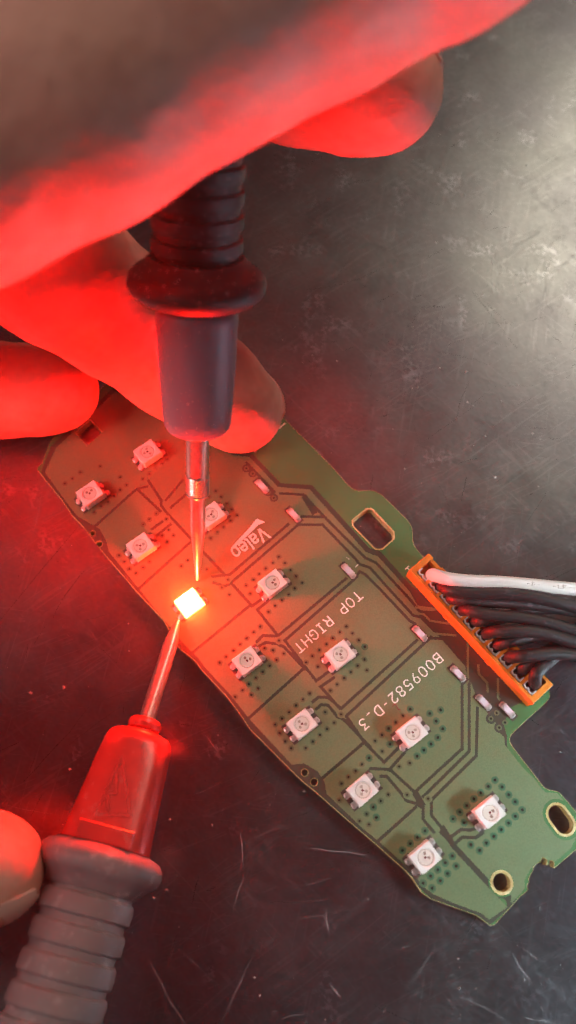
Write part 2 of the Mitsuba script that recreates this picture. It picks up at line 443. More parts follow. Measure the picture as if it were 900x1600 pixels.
LEDS = [(140, 770), (219, 852), (295, 940), (386, 1032), (472, 1131), (567, 1235), (665, 1340), (230, 705), (330, 803), (426, 910), (532, 1022), (645, 1144), (766, 1270)]
LED_AT = [at(u, v, 3.45) * [1, 1, 0] for u, v in LEDS]
LABEL_LED = ['unlit LED at the top of the left row beside the curled finger', 'unlit LED second in the left row above the lit one', 'LED glowing white hot and red between the probe tips', 'first unlit LED below the lit one in the left row', 'second unlit LED below the lit one in the left row',
             'third unlit LED below the lit one in the left row', 'lowest LED of the left row near the board tip', 'unlit LED half under the pressing fingertip', 'unlit LED half hidden by the black probe tip', 'unlit LED below the printed logo', 'unlit LED below the words TOP RIGHT', 'unlit LED beside the printed part number', 'unlit LED nearest the two mounting holes']


def rect(c, hx, hy, dx=0, dy=0):
    o = np.asarray(c)[:2] + LX[:2] * dx + LY[:2] * dy
    return Polygon([o + LX[:2] * a * hx + LY[:2] * b * hy for a, b in ((-1, -1), (1, -1), (1, 1), (-1, 1))])


foot = unary_union([rect(c, .55, 1.42, s * 1.72) for c in LED_AT for s in (-1, 1)] + [rect(c, 1.6, 1.2) for c in LED_AT])
RES = [(409, 758), (459, 803), (545, 891), (657, 989), (717, 1052), (757, 1097), (794, 1109)]
RD = [(1, 1.05)] * 7
res_at = [at(u, v, BOARD_Z + .6) * [1, 1, 0] for u, v in RES]
rdir = [unit((at(u + 10, v + 10.5) - at(u, v)) * [1, 1, 0]) for u, v in RES]
rfoot = unary_union([LineString([c[:2] - d[:2] * .95, c[:2] + d[:2] * .95]).buffer(.54, cap_style=3) for c, d in zip(res_at, rdir)])
ring4 = [(385, 732), (395, 740), (419, 769), (428, 778)]
via4 = [(776, 1114), (767, 1123), (789, 1129), (780, 1137)]
pads = unary_union([disc(u, v, 6.6) for u, v in ring4] + [disc(u, v, 8) for u, v in via4])
anti = unary_union([disc(784, 1379, 18.5), hole_slot.buffer(.72), slot.buffer(1)])
pour = pour.difference(unary_union(gaps + [foot, rfoot, pads, anti, disc(790, 1402, 9)]))
vt = unary_union([disc(u, v, 6.2) for u, v in VIA_TRACE]).intersection(inner)
pour = pour.buffer(-.05).buffer(.05)
pour = unary_union([pour, vt])
# traces that cross the dark area to the connector
TR = [[(731, 1000), (731, 1066)], [(747, 1038), (748, 1053), (761, 1067), (762, 1082)], [(778, 1060), (778, 1090), (788, 1102)], [(667, 989), (713, 993)], [(648, 949), (690, 953)], [(644, 957), (662, 960), (672, 970), (705, 975)]]
pour = unary_union([pour] + [line(t, .3) for t in TR]).difference(unary_union([foot, rfoot]))
for g in sorted((g for g in pour.geoms if g.area > .12), key=lambda g: -g.area):
    put('copper_pour', extrude(g, .035, Z2), 'm_pour', BD)
Z3 = Z2 + .035
put('pad_opening', extrude(unary_union([foot, rfoot]).intersection(mask.buffer(-.1)), .012, Z2), 'm_footprint', BD)

# vias
VIAS = {(430, 920): [(500, 265), (543, 313), (588, 362), (630, 408), (628, 497), (645, 573), (580, 541), (532, 585), (485, 628), (435, 672), (388, 716), (455, 305), (405, 347), (360, 390), (310, 432), (262, 473), (217, 518), (300, 547)],
        (540, 1060): [(455, 217), (403, 263), (353, 310), (303, 353), (255, 398), (207, 440), (312, 463), (257, 513), (592, 247), (668, 222), (637, 300), (683, 355), (648, 417), (600, 462), (550, 505), (503, 547), (450, 595), (377, 620), (165, 560), (115, 605), (70, 650), (20, 693)],
        (700, 1200): [(330, 85), (283, 130), (230, 175), (182, 218), (132, 265), (83, 310), (35, 358), (113, 385), (380, 133), (427, 188), (473, 238), (522, 295), (473, 340), (425, 387), (373, 433), (322, 480), (270, 527), (222, 580), (160, 540)],
        (540, 1220): [(558, 352), (505, 398), (455, 442), (400, 490), (750, 530), (700, 577), (648, 625), (597, 670), (545, 720), (777, 600), (717, 652), (665, 703), (608, 755), (300, 97), (247, 142), (195, 185), (148, 233), (97, 283), (217, 258), (165, 308)],
        (380, 1080): [(690, 650), (675, 767), (577, 147), (640, 222), (590, 265), (540, 308), (490, 355), (440, 400), (337, 402), (295, 353), (257, 295), (225, 235), (273, 193), (323, 147), (372, 100), (420, 58), (468, 15)],
        (280, 960): [(570, 85), (523, 125), (475, 168), (428, 210), (383, 255), (330, 297), (285, 340), (600, 237), (660, 253), (735, 275), (685, 320), (637, 362), (588, 405), (540, 447), (490, 490), (445, 533), (393, 580), (555, 520), (507, 565)],
        (400, 760): [(160, 495), (118, 538), (68, 578), (22, 617), (203, 540), (243, 587), (282, 632), (325, 678), (273, 718), (230, 760), (182, 800), (135, 840), (88, 882)],
        (250, 800): [(658, 477), (605, 517), (635, 573), (403, 140), (357, 183), (330, 403), (435, 530), (488, 582), (150, 380), (195, 340)],
        (200, 640): [(617, 573), (572, 613), (655, 613), (695, 660), (730, 703), (768, 743), (722, 783), (672, 825), (625, 862), (197, 733), (150, 772), (107, 805), (275, 350), (240, 378), (197, 410)],
        (100, 800): [(652, 10), (600, 50), (557, 88), (735, 125), (690, 165), (770, 165), (725, 210), (600, 350), (557, 390), (507, 430), (460, 400), (425, 350), (387, 305)],
        (50, 620): [(340, 530), (285, 575), (232, 610), (480, 488), (620, 565), (665, 620), (620, 655), (575, 697), (535, 740), (487, 770), (437, 812), (868, 495), (825, 540), (780, 578)]}


def via_mesh(r, hole, ring_col, hole_col, n=14):
    rr = [r, r * .86, hole * 1.25, hole * .95, .001]; zz = [0, .018, .014, .003, .002]; cc = [ring_col, ring_col, [c * .8 for c in ring_col], hole_col, hole_col]
    V, C, f = [], [], []
    for k in range(5):
        for j in range(n):
            a = j * 2 * math.pi / n; V.append([rr[k] * math.cos(a), rr[k] * math.sin(a), zz[k]]); C.append(cc[k])
    for k in range(4):
        for j in range(n):
            a, b = k * n + j, k * n + (j + 1) % n; f += [[a, b, b + n], [a, b + n, a + n]]
    return shape(trimesh.Trimesh(V, f, process=False), 'm_via', True, np.array(C))


vias = [via_mesh(.40, .13, [.092, .118, .062], [.012, .014, .010]), via_mesh(.47, .15, [.055, .125, .070], [.010, .014, .010]), via_mesh(.36, .12, [.10, .122, .065], [.014, .014, .010])]
for (ou, ov), pts in VIAS.items():
    for k, (a, b) in enumerate(pts):
        p = at(ou + a / 4.5, ov + b / 4.5, Z3)
        if any(rect(c, 1.75, 1.4).contains(Point(p[0], p[1])) for c in LED_AT):
            continue
        q = frame([p[0], p[1], Z3 + .002], *np.eye(3))
        big = ou + a / 4.5 > 640 or (ou + a / 4.5 > 560 and k % 3 == 0)
        put('via', vias[1 if big else (k % 2) * 2], None, BD, to=to_m(q))
for u, v in VIA_TRACE + ring4 + via4:
    p = at(u, v, Z3); put('via', vias[2], None, BD, to=to_m(frame([p[0], p[1], Z3 + .002], *np.eye(3))))

# LEDs: one housing, copied; each with clear window, lead frame, chip and four leads
hb = m3.Manifold.hull_points(np.array([[sx * x, sy * y, z] for sx in (-1, 1) for sy in (-1, 1) for x, y, z in ((1.55, 1.33, .25), (1.60, 1.36, .8), (1.52, 1.29, 1.80), (1.47, 1.24, 1.85))]))
notch = m3.Manifold.cube([1, 1, 3], True).rotate([0, 0, 45]).translate([-1.78, -1.55, 1.9])
hb = hb - m3.Manifold.cylinder(.40, .88, 1.14, 40).translate([0, 0, 1.52]) - notch
housing = shape(hb, 'm_white_plastic', 25)
lens = trimesh.Trimesh(*(lambda a: (np.c_[np.vstack([[0, 0], np.c_[np.cos(a), np.sin(a)] * 1.0]), np.full(41, 1.66)], [[0, 1 + j, 1 + (j + 1) % 40] for j in range(40)]))(np.arange(40) * math.pi / 20), process=False)
clear = shape(lens, 'm_resin')
petals = []
for a in (.5, 2.2, 4.3):
    petals.append(extrude(Point(.46 * math.cos(a), .46 * math.sin(a)).buffer(.19, 8), .012, 1.664))
petal = shape(trimesh.util.concatenate(petals), 'm_chip_pad'); petal_dark = shape(trimesh.util.concatenate([petals[0], petals[1]]), 'm_chip_dark'); rimm = trimesh.creation.annulus(.86, .91, .008, sections=40); rimm.apply_translation([0, 0, 1.667]); rim = shape(rimm, 'm_chip_pad'); chip = shape(box(.26, .26, .10, (0, 0, 1.70), .02), 'm_chip')
rimr = trimesh.creation.annulus(.80, .86, .01, sections=36); rimr.apply_translation([0, 0, 1.306]); 


def lead_mesh():
    prof = Polygon([(-.15, 1.02), (.20, 1.02), (.27, .95), (.29, .14), (.62, .10), (.66, .02), (.60, -.02), (-.2, -.02), (-.2, .1), (.12, .16), (.12, .88), (-.15, .9)])
    m = trimesh.creation.extrude_polygon(prof, .74, engine='earcut'); m.apply_translation([0, 0, -.37])
    return frame([0, 0, 0], [1, 0, 0], [0, 0, 1], [0, -1, 0]), m


lm, lead0 = lead_mesh(); lead0.apply_transform(lm); lead = shape(lead0, 'm_tin')
fil = trimesh.creation.icosphere(2, .5); fil.apply_scale([.62, .84, .34]); fil.vertices += RNG.normal(0, .012, fil.vertices.shape); fillet = shape(fil, 'm_solder', True)


def led(i, c, lit=False):
    w = RNG.normal(0, .018); X = LX * math.cos(w) + LY * math.sin(w)
    base = frame([c[0], c[1], Z1], X, [-X[1], X[0], 0], [0, 0, 1]); to = to_m(base)
    key = put('led', housing, None, BD, to=to)
    labels[key] = {'label': LABEL_LED[i]}
    if lit:
        glow = {'type': 'area', 'radiance': {'type': 'rgb', 'value': [LED_BODY * x for x in LED_RGB]}}
        scene[key] = {**shape(hb, None, False), 'bsdf': {'type': 'ref', 'id': 'm_white_plastic'}, 'emitter': glow, 'to_world': to}
        dm = trimesh.creation.icosphere(3, 1.12); dm = trimesh.intersections.slice_mesh_plane(dm, [0, 0, 1], [0, 0, 0]); dm.apply_scale([1.18, 1.10, .75]); dm.apply_translation([0, 0, 1.82])
        put('lens', {**shape(dm, 'm_white_plastic'), 'emitter': {'type': 'area', 'radiance': {'type': 'rgb', 'value': [LED_LENS * x for x in LED_RGB]}}}, None, key, to=to)
    else:
        put('resin_window', clear, None, key, to=to)
        spin = to_m(base @ frame([0, 0, 0], [math.cos(1.9 * i), math.sin(1.9 * i), 0], [-math.sin(1.9 * i), math.cos(1.9 * i), 0], [0, 0, 1])); put('lead_frame', petal if i % 3 else petal_dark, None, key, to=spin); put('lens_rim', rim, None, key, to=to); put('chip', chip, None, key, to=to)
    for sx in (-1, 1):
        for sy in (-1, 1):
            k = frame([0, 0, 0], [sx, 0, 0], [0, sx, 0], [0, 0, 1]); k[:3, 3] = [sx * 1.52, sy * .68, .05]
            put('lead', lead, None, key, to=to_m(base @ k))
            k2 = frame([sx * (2.02 + RNG.normal(0, .04)), sy * .68 + RNG.normal(0, .05), .03 + .02 * RNG.random()], *(np.eye(3) * RNG.uniform(.82, 1.12))); put('solder_fillet', fillet, None, key, to=to_m(base @ k2))


for i, c in enumerate(LED_AT):
    led(i, c, i == 2)

# resistors
rb = shape(box(1.15, .80, .46, (0, 0, .28), .05), 'm_ceramic'); rt = shape(box(.34, .85, .52, (0, 0, .28), .05), 'm_tin'); rf = shape(placed(fil, np.diag([.8, 1.1, .95, 1])), 'm_solder', True)
for i, (c, d) in enumerate(zip(res_at, rdir)):
    b = frame([c[0], c[1], Z1 + .02], d, [-d[1], d[0], 0], [0, 0, 1])
    k = put('resistor', rb, None, BD, to=to_m(b))
    for s in (-1, 1):
        put('terminal', rt, None, k, to=to_m(b @ frame([s * .72, 0, 0], *np.eye(3))))
        put('solder_fillet', rf, None, k, to=to_m(b @ frame([s * 1.0, 0, .03], *np.eye(3))))

# printed lettering on the board
SZ = Z3 + .004


def letters(s, u, v, du, dv, h, key='lettering', bold=False, pitch_px=None):
    """Monospaced characters from (u, v), each (du, dv) pixels on; h: height of a capital in mm."""
    ms = []
    p0 = at(u, v, SZ); p1 = at(u + du * 9, v + dv * 9, SZ); r = unit((p1 - p0) * [1, 1, 0]); up = np.array([-r[1], r[0], 0])
    for i, ch in enumerate(s):
        if ch == ' ':
            continue
        g = meshkit.text_mesh('I' if ch == 'I' else ch, h, .006, bold)
        if ch == 'I':
            w = h * .5
            g = trimesh.util.concatenate([g] + [placed(trimesh.creation.box([w, h * .12, .006]), frame([g.bounds[:, 0].mean(), yy, .003], *np.eye(3))) for yy in (h * .06, h * .94)])
        b = g.bounds; g.apply_translation([-(b[0, 0] + b[1, 0]) / 2, -h / 2, 0])
        wmax = .72 * h
        g.apply_scale([min(1, wmax / (b[1, 0] - b[0, 0])) if ch not in '-_' else .62, 1, 1])
        if ch == '_':
            g.apply_translation([0, .12 * h, 0])
        o = at(u + du * i, v + dv * i, SZ)
        ms.append(placed(g, frame([o[0], o[1], SZ], r, up, [0, 0, 1])))
    return put(key, trimesh.util.concatenate(ms), 'm_silk', BD)


labels[letters('TOP RIGHT', 558.5, 931.5, -11.35, 10.0, 1.42)] = {'label': 'white printed words TOP RIGHT upside down on the board'}
labels[letters('B009582-D_3', 684, 1029, -11.55, 10.25, 1.42)] = {'label': 'white printed part number B009582-D_3 upside down on the board'}
letters('1', 640, 891, -10, 9, 1.1)
g = meshkit.text_mesh('Valeo', 1.95, .006, True); b = g.bounds
pv, po = at(417, 830, SZ), at(364, 867, SZ); r = unit((po - pv) * [1, 1, 0]); up = np.array([-r[1], r[0], 0]); sc = np.linalg.norm(po - pv) / (b[1, 0] - b[0, 0])
g.apply_translation([-b[0, 0], 0, 0]); g.apply_scale([sc, 1, 1]); o = pv - up * .9
logo = placed(g, frame([o[0], o[1], SZ], r, up, [0, 0, 1]))
swoosh = extrude(Polygon(xy([(361, 855.5), (366, 856.5), (395, 829), (403.5, 820), (415, 816), (401.5, 810.5), (397, 815), (391, 823)], SZ)), .006, SZ)
labels[put('logo', trimesh.util.concatenate([logo, swoosh]), 'm_silk', BD)] = {'label': 'white printed maker logo with a tick stroke'}
put('printed_line', extrude(unary_union([line([(397, 706), (417, 689)], .18), line([(420, 683), (446, 661)], .22)]), .006, Z1 + .002), 'm_silk', BD)
put('printed_line', extrude(unary_union([line([(541, 871), (546, 874)], .1), line([(554, 887), (560, 882)], .1)]), .006, SZ), 'm_silk', BD)

fibre = spline([at(u, v, SZ + z) for u, v, z in ((613, 1104, .06), (618, 1101, .22), (621, 1106, .3), (626, 1109, .1))], 16)
tag(put('lint', tube(fibre, .05, 8), 'm_lint', smooth=True), 'tiny curled reddish fibre lying on the board below the printed part number', 'lint')

# ------------------------------------------------------------------ the orange connector on the board
CH = 3.1
c0, c1 = at(634, 900, Z1), at(823, 1104, Z1); CX = unit((c1 - c0) * [1, 1, 0]); CY = np.array([-CX[1], CX[0], 0]); CL = np.linalg.norm(c1 - c0); CW = 3.7
if np.dot(CY, at(850, 1073)[:3] - c1) < 0:
    CY = -CY
cz = np.cross(CX, CY); cb = frame([c0[0], c0[1], Z1 + .02], CX, CY, [0, 0, 1])
hcon = m3.Manifold.batch_hull([m3.Manifold.cube([CL, CW, CH - .2]), m3.Manifold.cube([CL - .2, CW - .2, CH]).translate([.1, .1, 0])])
pitch = (CL - 1.3) / 10.0
for i in range(10):
    hcon = hcon - m3.Manifold.cube([pitch - .42, CW - 1.0, 3.0]).translate([.65 + .21 + i * pitch, .52, .7])
    if i % 2 == 0:
        hcon = hcon - m3.Manifold.cube([pitch - .5, 2, .9]).translate([.65 + .25 + i * pitch, CW - .7, 2.3])
hcon = hcon + box(.7, .25, 1.0, (CL * .33, -.1, 1.0)) + box(.7, .25, 1.0, (CL * .68, -.1, 1.0))
con = put('connector', placed(hcon, cb), 'm_orange', BD)
labels[con] = {'label': 'orange ten way plastic connector at the board edge'}
for i in range(10):
    x0 = .65 + i * pitch + pitch / 2; w = (pitch - .55) / 2
    path = LineString([(x0 - w, 1.6), (x0 - w, .95), (x0 - w * .45, .72), (x0 - w * .1, .98), (x0 + w * .25, .70), (x0 + w, .80), (x0 + w, 1.5)]).buffer(.10, cap_style=2)
    put('terminal', placed(extrude(path, 2.1, .95), cb), 'm_terminal', con)
for i in (4, 6, 8):
    put('latch', placed(box(pitch * .9, .75, .9, (.65 + (i + .6) * pitch, CW + .28, 2.2), .12), cb), 'm_orange_pale', con)

# wires
WIRES = [('white', [(664, 904, 4.0), (684, 905, 5.4), (720, 907, 5.8), (780, 910, 5.6), (860, 917, 5.2), (960, 925, 4.5), (1080, 930, 3.5)], .92),
         ('black', [(678, 922, 3.8), (696, 925, 5.0), (740, 926, 5.4), (790, 926, 5.4), (855, 937, 5.2), (905, 950, 4.8), (1080, 985, 4.0)], .88),
         ('black', [(692, 942, 3.6), (715, 941, 4.3), (768, 941, 4.2), (830, 945, 3.6), (905, 957, 2.9), (1080, 970, 2.4)], .80),
         ('black', [(712, 959, 3.8), (732, 958, 5.0), (764, 960, 5.4), (834, 968, 5.4), (902, 987, 5.0), (1080, 1030, 4.0)], .86),
         ('black', [(731, 977, 3.6), (748, 974, 4.3), (770, 970, 4.0), (812, 957, 3.0), (870, 951, 1.9), (1080, 940, 1.2)], .78),
         ('black', [(749, 996, 3.8), (768, 990, 5.2), (792, 986, 5.8), (834, 987, 5.8), (880, 998, 5.4), (930, 1014, 4.8), (1080, 1060, 3.5)], .86),
         ('black', [(767, 1014, 3.6), (790, 1006, 4.2), (824, 997, 3.8), (880, 985, 2.6), (1080, 975, 1.4)], .80),
         ('black', [(785, 1033, 3.8), (804, 1029, 5.2), (826, 1024, 5.6), (868, 1021, 5.4), (905, 1026, 5.0), (1080, 1060, 3.5)], .86),
         ('black', [(804, 1051, 3.5), (818, 1043, 3.9), (840, 1026, 3.3), (870, 1008, 2.4), (920, 985, 1.2), (1080, 960, 1.0)], .80),
         ('black', [(823, 1072, 3.7), (832, 1056, 4.6), (856, 1034, 3.9), (882, 1013, 2.9), (930, 1000, 1.4), (1080, 1010, 1.0)], .88)]
ordn = ['', 'uppermost black wire, directly under the white wire', 'second black wire down from the white wire', 'third black wire, running over its neighbours towards the right', 'fourth black wire, slipping behind the third one', 'fifth black wire, arching over the middle of the bundle',
        'sixth black wire, crossing behind the fifth', 'seventh black wire, lowest of those that run level to the right', 'eighth black wire, mostly hidden under the seventh', 'last black wire in the end cell, slanting up under the bundle']
for i, (col, pts, r) in enumerate(WIRES):
    P = [at(u + (13 if j == 0 else 6 if j == 1 else 0), v - (6 if j == 0 else 3 if j == 1 else 0), Z1 + z - (.5 if j == 0 else 0)) for j, (u, v, z) in enumerate(pts)]; r = r * .94
    q = np.array(P[0]) - [0, 0, 2.0]; d0 = np.array(P[1]) - P[0]; P = [q] + P
    path = spline(P, 48)
    k = put('wire', tube(path, r, 18), f'm_wire_{col}', smooth=50)
    tag(k, 'white insulated wire in the first cell of the orange connector' if col == 'white' else ordn[i] + ', in the orange connector', 'wire', group=None if col == 'white' else 'black wires in the orange connector')
    if col == 'white':
        tang = np.gradient(path, axis=0)
        sl = np.concatenate([[0], np.cumsum(np.linalg.norm(np.diff(path, axis=0), axis=1))])
        ms = []
        for s, uu in (('-F-', 815), ('-LF-', 862)):
            i0 = int(np.argmin([abs((lambda w: 450 + F_PX * w[0] / (w @ FW))(p - CAM) - uu) for p in path]))
            t = meshkit.text_mesh(s, .55, .01); t.apply_scale([1.5, 1, 1]); t = t.subdivide_to_size(.3); a = t.vertices[:, 1] / r - .05
            tt = unit(tang[i0]); sd = unit(np.cross([0, 0, 1], tt)); wv = np.cross(tt, sd); rr = r + .004 + t.vertices[:, 2]
            pos = sl[i0] + t.vertices[:, 0]; ctr = np.stack([np.interp(pos, sl, path[:, j]) for j in range(3)], 1)
            a = a - .35
            t.vertices = ctr + rr[:, None] * (np.sin(a)[:, None] * sd + np.cos(a)[:, None] * wv); ms.append(t)
        put('lettering', trimesh.util.concatenate(ms), 'm_ink', k)


# ------------------------------------------------------------------ test probes
def axis_frame(tip, far):
    a = unit(far - tip); s = unit(np.cross(a, FW)); return frame(tip, s, np.cross(a, s), a)


def s_of(tip, far, v):
    """Distance along the axis from the tip at which the axis crosses the photograph's row v."""
    a = unit(far - tip); k = (800 - v) / F_PX; t, d = tip - CAM, a
    return (k * (t @ FW) - t @ UP) / (d @ UP - k * (d @ FW))


def ribs(s0, s1, r, n, depth, fill=.62, taper=0.0):
    out, st = [], (s1 - s0) / n
    for i in range(n):
        a = s0 + i * st; rr = r + taper * (a - s0)
        out += [(a, rr - depth), (a + st * (1 - fill) * .8, rr - depth), (a + st * (1 - fill), rr - depth * .3), (a + st * (1 - fill) + .12 * st, rr), (a + st * .93, rr), (a + st * .985, rr - depth * .4)]
    return out


tip = at(309, 906, BOARD_Z + .75); far = deep(308, 442, 86.0)
S = lambda v: s_of(tip, far, v)
PB = thing('test_probe', 'black test probe with grey cap held upright, tip on the lit LED', 'test probe')
A = axis_frame(tip, far)
tp = [(0, .12), (.15, .36), (S(880), .52), (S(845), .80), (S(830), .94), (S(822), .98), (S(776), .98), (S(774), 1.0)]
put('tip', placed(lathe(tp, 40), A), 'm_steel', PB, 30)
ck = [(S(774), .9), (S(773), 1.38), (S(771), 1.46)]
for i in range(9):
    s = S(768) + i * (S(742) - S(768)) / 9; st = (S(742) - S(768)) / 9; ck += [(s, 1.40), (s + st * .5, 1.49), (s + st, 1.40)]
ck += [(S(740), 1.38), (S(738), 1.36), (S(736), 1.43), (S(660), 1.43)]
put('collar', placed(lathe(ck, 40), A), 'm_steel', PB, 30)
c_b, c_t = S(668), S(478)
cp = [(c_b + .3, 1.4), (c_b, 2.0), (c_b - .05, 3.3), (c_b + .15, 3.7), (c_b + .6, 3.92), (c_b + 2, 4.08), ((c_b + c_t) / 2, 4.38), (c_t - 1, 4.52), (c_t - .3, 4.45), (c_t, 4.2), (c_t + .1, 4.0), (c_t + 1.0, 4.0)]
put('cap', placed(lathe(cp, 64), A), 'm_cap_grey', PB, 35)
f0 = S(466)


def flange(f0, R, rn, rh):
    return [(f0 - .2, rn), (f0, R * .78), (f0 + .35, R * .90), (f0 + .9, R * .97), (f0 + 1.7, R), (f0 + 2.5, R * .975), (f0 + 3.1, R * .90), (f0 + 3.5, R * .82), (f0 + 3.9, rh * 1.12), (f0 + 4.6, rh)]


put('finger_guard', placed(lathe(flange(f0, 7.5, 4.2, 5.0), 72), A), 'm_rubber_black', PB, 40)
hs = f0 + 4.0
hp = [(hs, 4.8)] + ribs(hs + .2, hs + 17, 4.85, 7, .42) + [(hs + 17.2, 4.9), (hs + 60, 5.2), (hs + 61, 4.6), (hs + 62, 2)]
put('handle', placed(lathe(hp, 64), A), 'm_rubber_black', PB, 35)

rtip = at(279, 968, BOARD_Z + .55); rfar = deep(153, 1362, 91.0)
S = lambda v: s_of(rtip, rfar, v)
PR = thing('test_probe', 'red test probe with grey ribbed grip lying low, tip pointing up to the lit LED', 'test probe')
A = axis_frame(rtip, rfar)
tp = [(0, .12), (.15, .34), (S(985), .62), (S(1000), .90), (S(1012), .98), (S(1130), 1.0)]
put('tip', placed(lathe(tp, 40), A), 'm_steel', PR, 30)
a0 = S(1124); b0 = S(1147); e0 = S(1326)
rg = [(a0, 1.0), (a0 + .05, 1.7), (a0 + .3, 2.0), (a0 + .8, 2.12), (a0 + 1.3, 2.0), (a0 + 1.5, 1.7), (b0 + .5, 1.75)]
put('collar', placed(lathe(rg, 40), A), 'm_red_plastic', PR, 35)
sv = [(b0, 1.0), (b0 + .02, 3.0), (b0 + .3, 3.6), (b0 + .8, 3.95), (b0 + 1.6, 4.15)] + [(b0 + 1.6 + (e0 - b0 - 1.6) * t, 4.15 + 1.0 * t ** 1.15) for t in np.linspace(.1, 1, 9)] + [(e0 + .02, 4.0)]
put('sleeve', placed(lathe(sv, 80, lambda s: 2.0 + 1.9 * min(1, max(0, (s - b0) / 4))), A), 'm_red_plastic', PR, 40)
# the raised triangle mark and the step at the sleeve's foot, on the side that faces up
nv = -FW - (-FW @ A[:3, 2]) * A[:3, 2]; nv = unit(nv); sd = np.cross(A[:3, 2], nv)
L = e0 - b0


def on_sleeve(poly_s, poly_w, h):
    """A raised outline on the sleeve: points (along, across), following its surface."""
    g = LineString([(s, w) for s, w in zip(poly_s, poly_w)]).buffer(.16); m = trimesh.creation.extrude_polygon(g, h, engine='earcut').subdivide_to_size(.5)
    s, w, hh = m.vertices.T; f = np.clip((s - b0 - 1.6) / (L - 1.6), 0, 1); R = 4.15 + 1.0 * f ** 1.15; e = 3.9
    # the flat of the superellipse: the frame's axes are the corners' bisectors
    n = np.maximum(R ** e - np.abs(w) ** e, .01) ** (1 / e)
    m.vertices = A[:3, 3] + s[:, None] * A[:3, 2] + w[:, None] * SDX + (n - .05 + hh)[:, None] * NVX
    m.fix_normals(); return m


# superellipse axes are the frame's x and y; the flat that faces the camera is the one nearest nv
cands = [A[:3, 0], -A[:3, 0], A[:3, 1], -A[:3, 1]]; NVX = max(cands, key=lambda c: c @ nv); SDX = np.cross(A[:3, 2], NVX)
put('raised_mark', on_sleeve([b0 + L * .30, b0 + L * .80, b0 + L * .80 - .8, b0 + L * .30], [1.0, 1.7, -2.0, 1.0], .22), 'm_red_plastic', PR, 30)
put('raised_mark', on_sleeve([b0 + L * .45, b0 + L * .60, b0 + L * .62, b0 + L * .74], [.9, .3, 1.1, .5], .22), 'm_red_plastic', PR, 30)
put('step', placed(box(6.4, 3.0, 2.0, (0, 0, 0), .15), frame(A[:3, 3] + A[:3, 2] * (e0 - .9) + NVX * 4.3, SDX, -NVX, A[:3, 2]) if np.linalg.det(np.c_[SDX, -NVX, A[:3, 2]]) > 0 else frame(A[:3, 3] + A[:3, 2] * (e0 - .9) + NVX * 4.3, -SDX, -NVX, A[:3, 2])), 'm_red_plastic', PR)
put('finger_guard', placed(lathe(flange(e0, 7.25, 4.4, 5.0), 72), A), 'm_rubber_grey', PR, 40)
hs = e0 + 4.0
hp = [(hs, 5.0)] + ribs(hs + .2, hs + 34, 5.2, 11, .45, .68, .012) + [(hs + 34.2, 5.4), (hs + 70, 5.4), (hs + 71, 4.6), (hs + 72, 2)]
put('handle', placed(lathe(hp, 64), A), 'm_rubber_grey', PR, 35)


# ------------------------------------------------------------------ hands
def nets(Fv, org, h):
    ins = Fv < 0; n = np.array(Fv.shape) - 1
    cnt = np.zeros(n, np.float32); acc = np.zeros((*n, 3), np.float32)
    sl = lambda o: tuple(slice(o[k], o[k] + n[k]) for k in range(3))
    import itertools
    for ax in range(3):
        for o in itertools.product((0, 1), repeat=2):
            a = list(o); a.insert(ax, 0); b = list(a); b[ax] = 1
            fa, fb = Fv[sl(a)], Fv[sl(b)]; ch = (fa < 0) != (fb < 0)
            t = fa[ch] / (fa[ch] - fb[ch]); p = np.tile(np.array(a, np.float32), (len(t), 1)); p[:, ax] = t
            cnt[ch] += 1; acc[ch] += p
    act = cnt > 0; idx = -np.ones(n, int); idx[act] = np.arange(act.sum()); ijk = np.argwhere(act)
    V = org + h * (ijk + acc[act] / cnt[act][:, None]); faces = []
    for ax in range(3):
        o1, o2 = [k for k in range(3) if k != ax]
        d = np.diff(ins.astype(np.int8), axis=ax)
        e = np.argwhere(d != 0); ok = (e[:, o1] > 0) & (e[:, o2] > 0) & (e[:, o1] < n[o1]) & (e[:, o2] < n[o2]); e = e[ok]; sg = d[tuple(e.T)]
        q = []
        for da, db in ((1, 1), (0, 1), (0, 0), (1, 0)):
            c = e.copy(); c[:, o1] -= da; c[:, o2] -= db; q.append(idx[tuple(c.T)])
        q = np.stack(q, 1); flip = (sg > 0) ^ (ax == 1); q[flip] = q[flip][:, ::-1]; faces.append(q)
    q = np.vstack(faces); f = np.vstack([q[:, [0, 1, 2]], q[:, [0, 2, 3]]])
    return trimesh.Trimesh(V, f, process=False)


def cone_sdf(P, a, b, ra, rb):
    ba = b - a; L2 = ba @ ba; t = np.clip(((P - a) @ ba) / L2, 0, 1)
    return np.linalg.norm(P - a - t[..., None] * ba, axis=-1) - (ra + (rb - ra) * t)


def smin(a, b, k):
    h = np.clip(.5 + .5 * (b - a) / k, 0, 1); return b * (1 - h) + a * h - k * h * (1 - h)


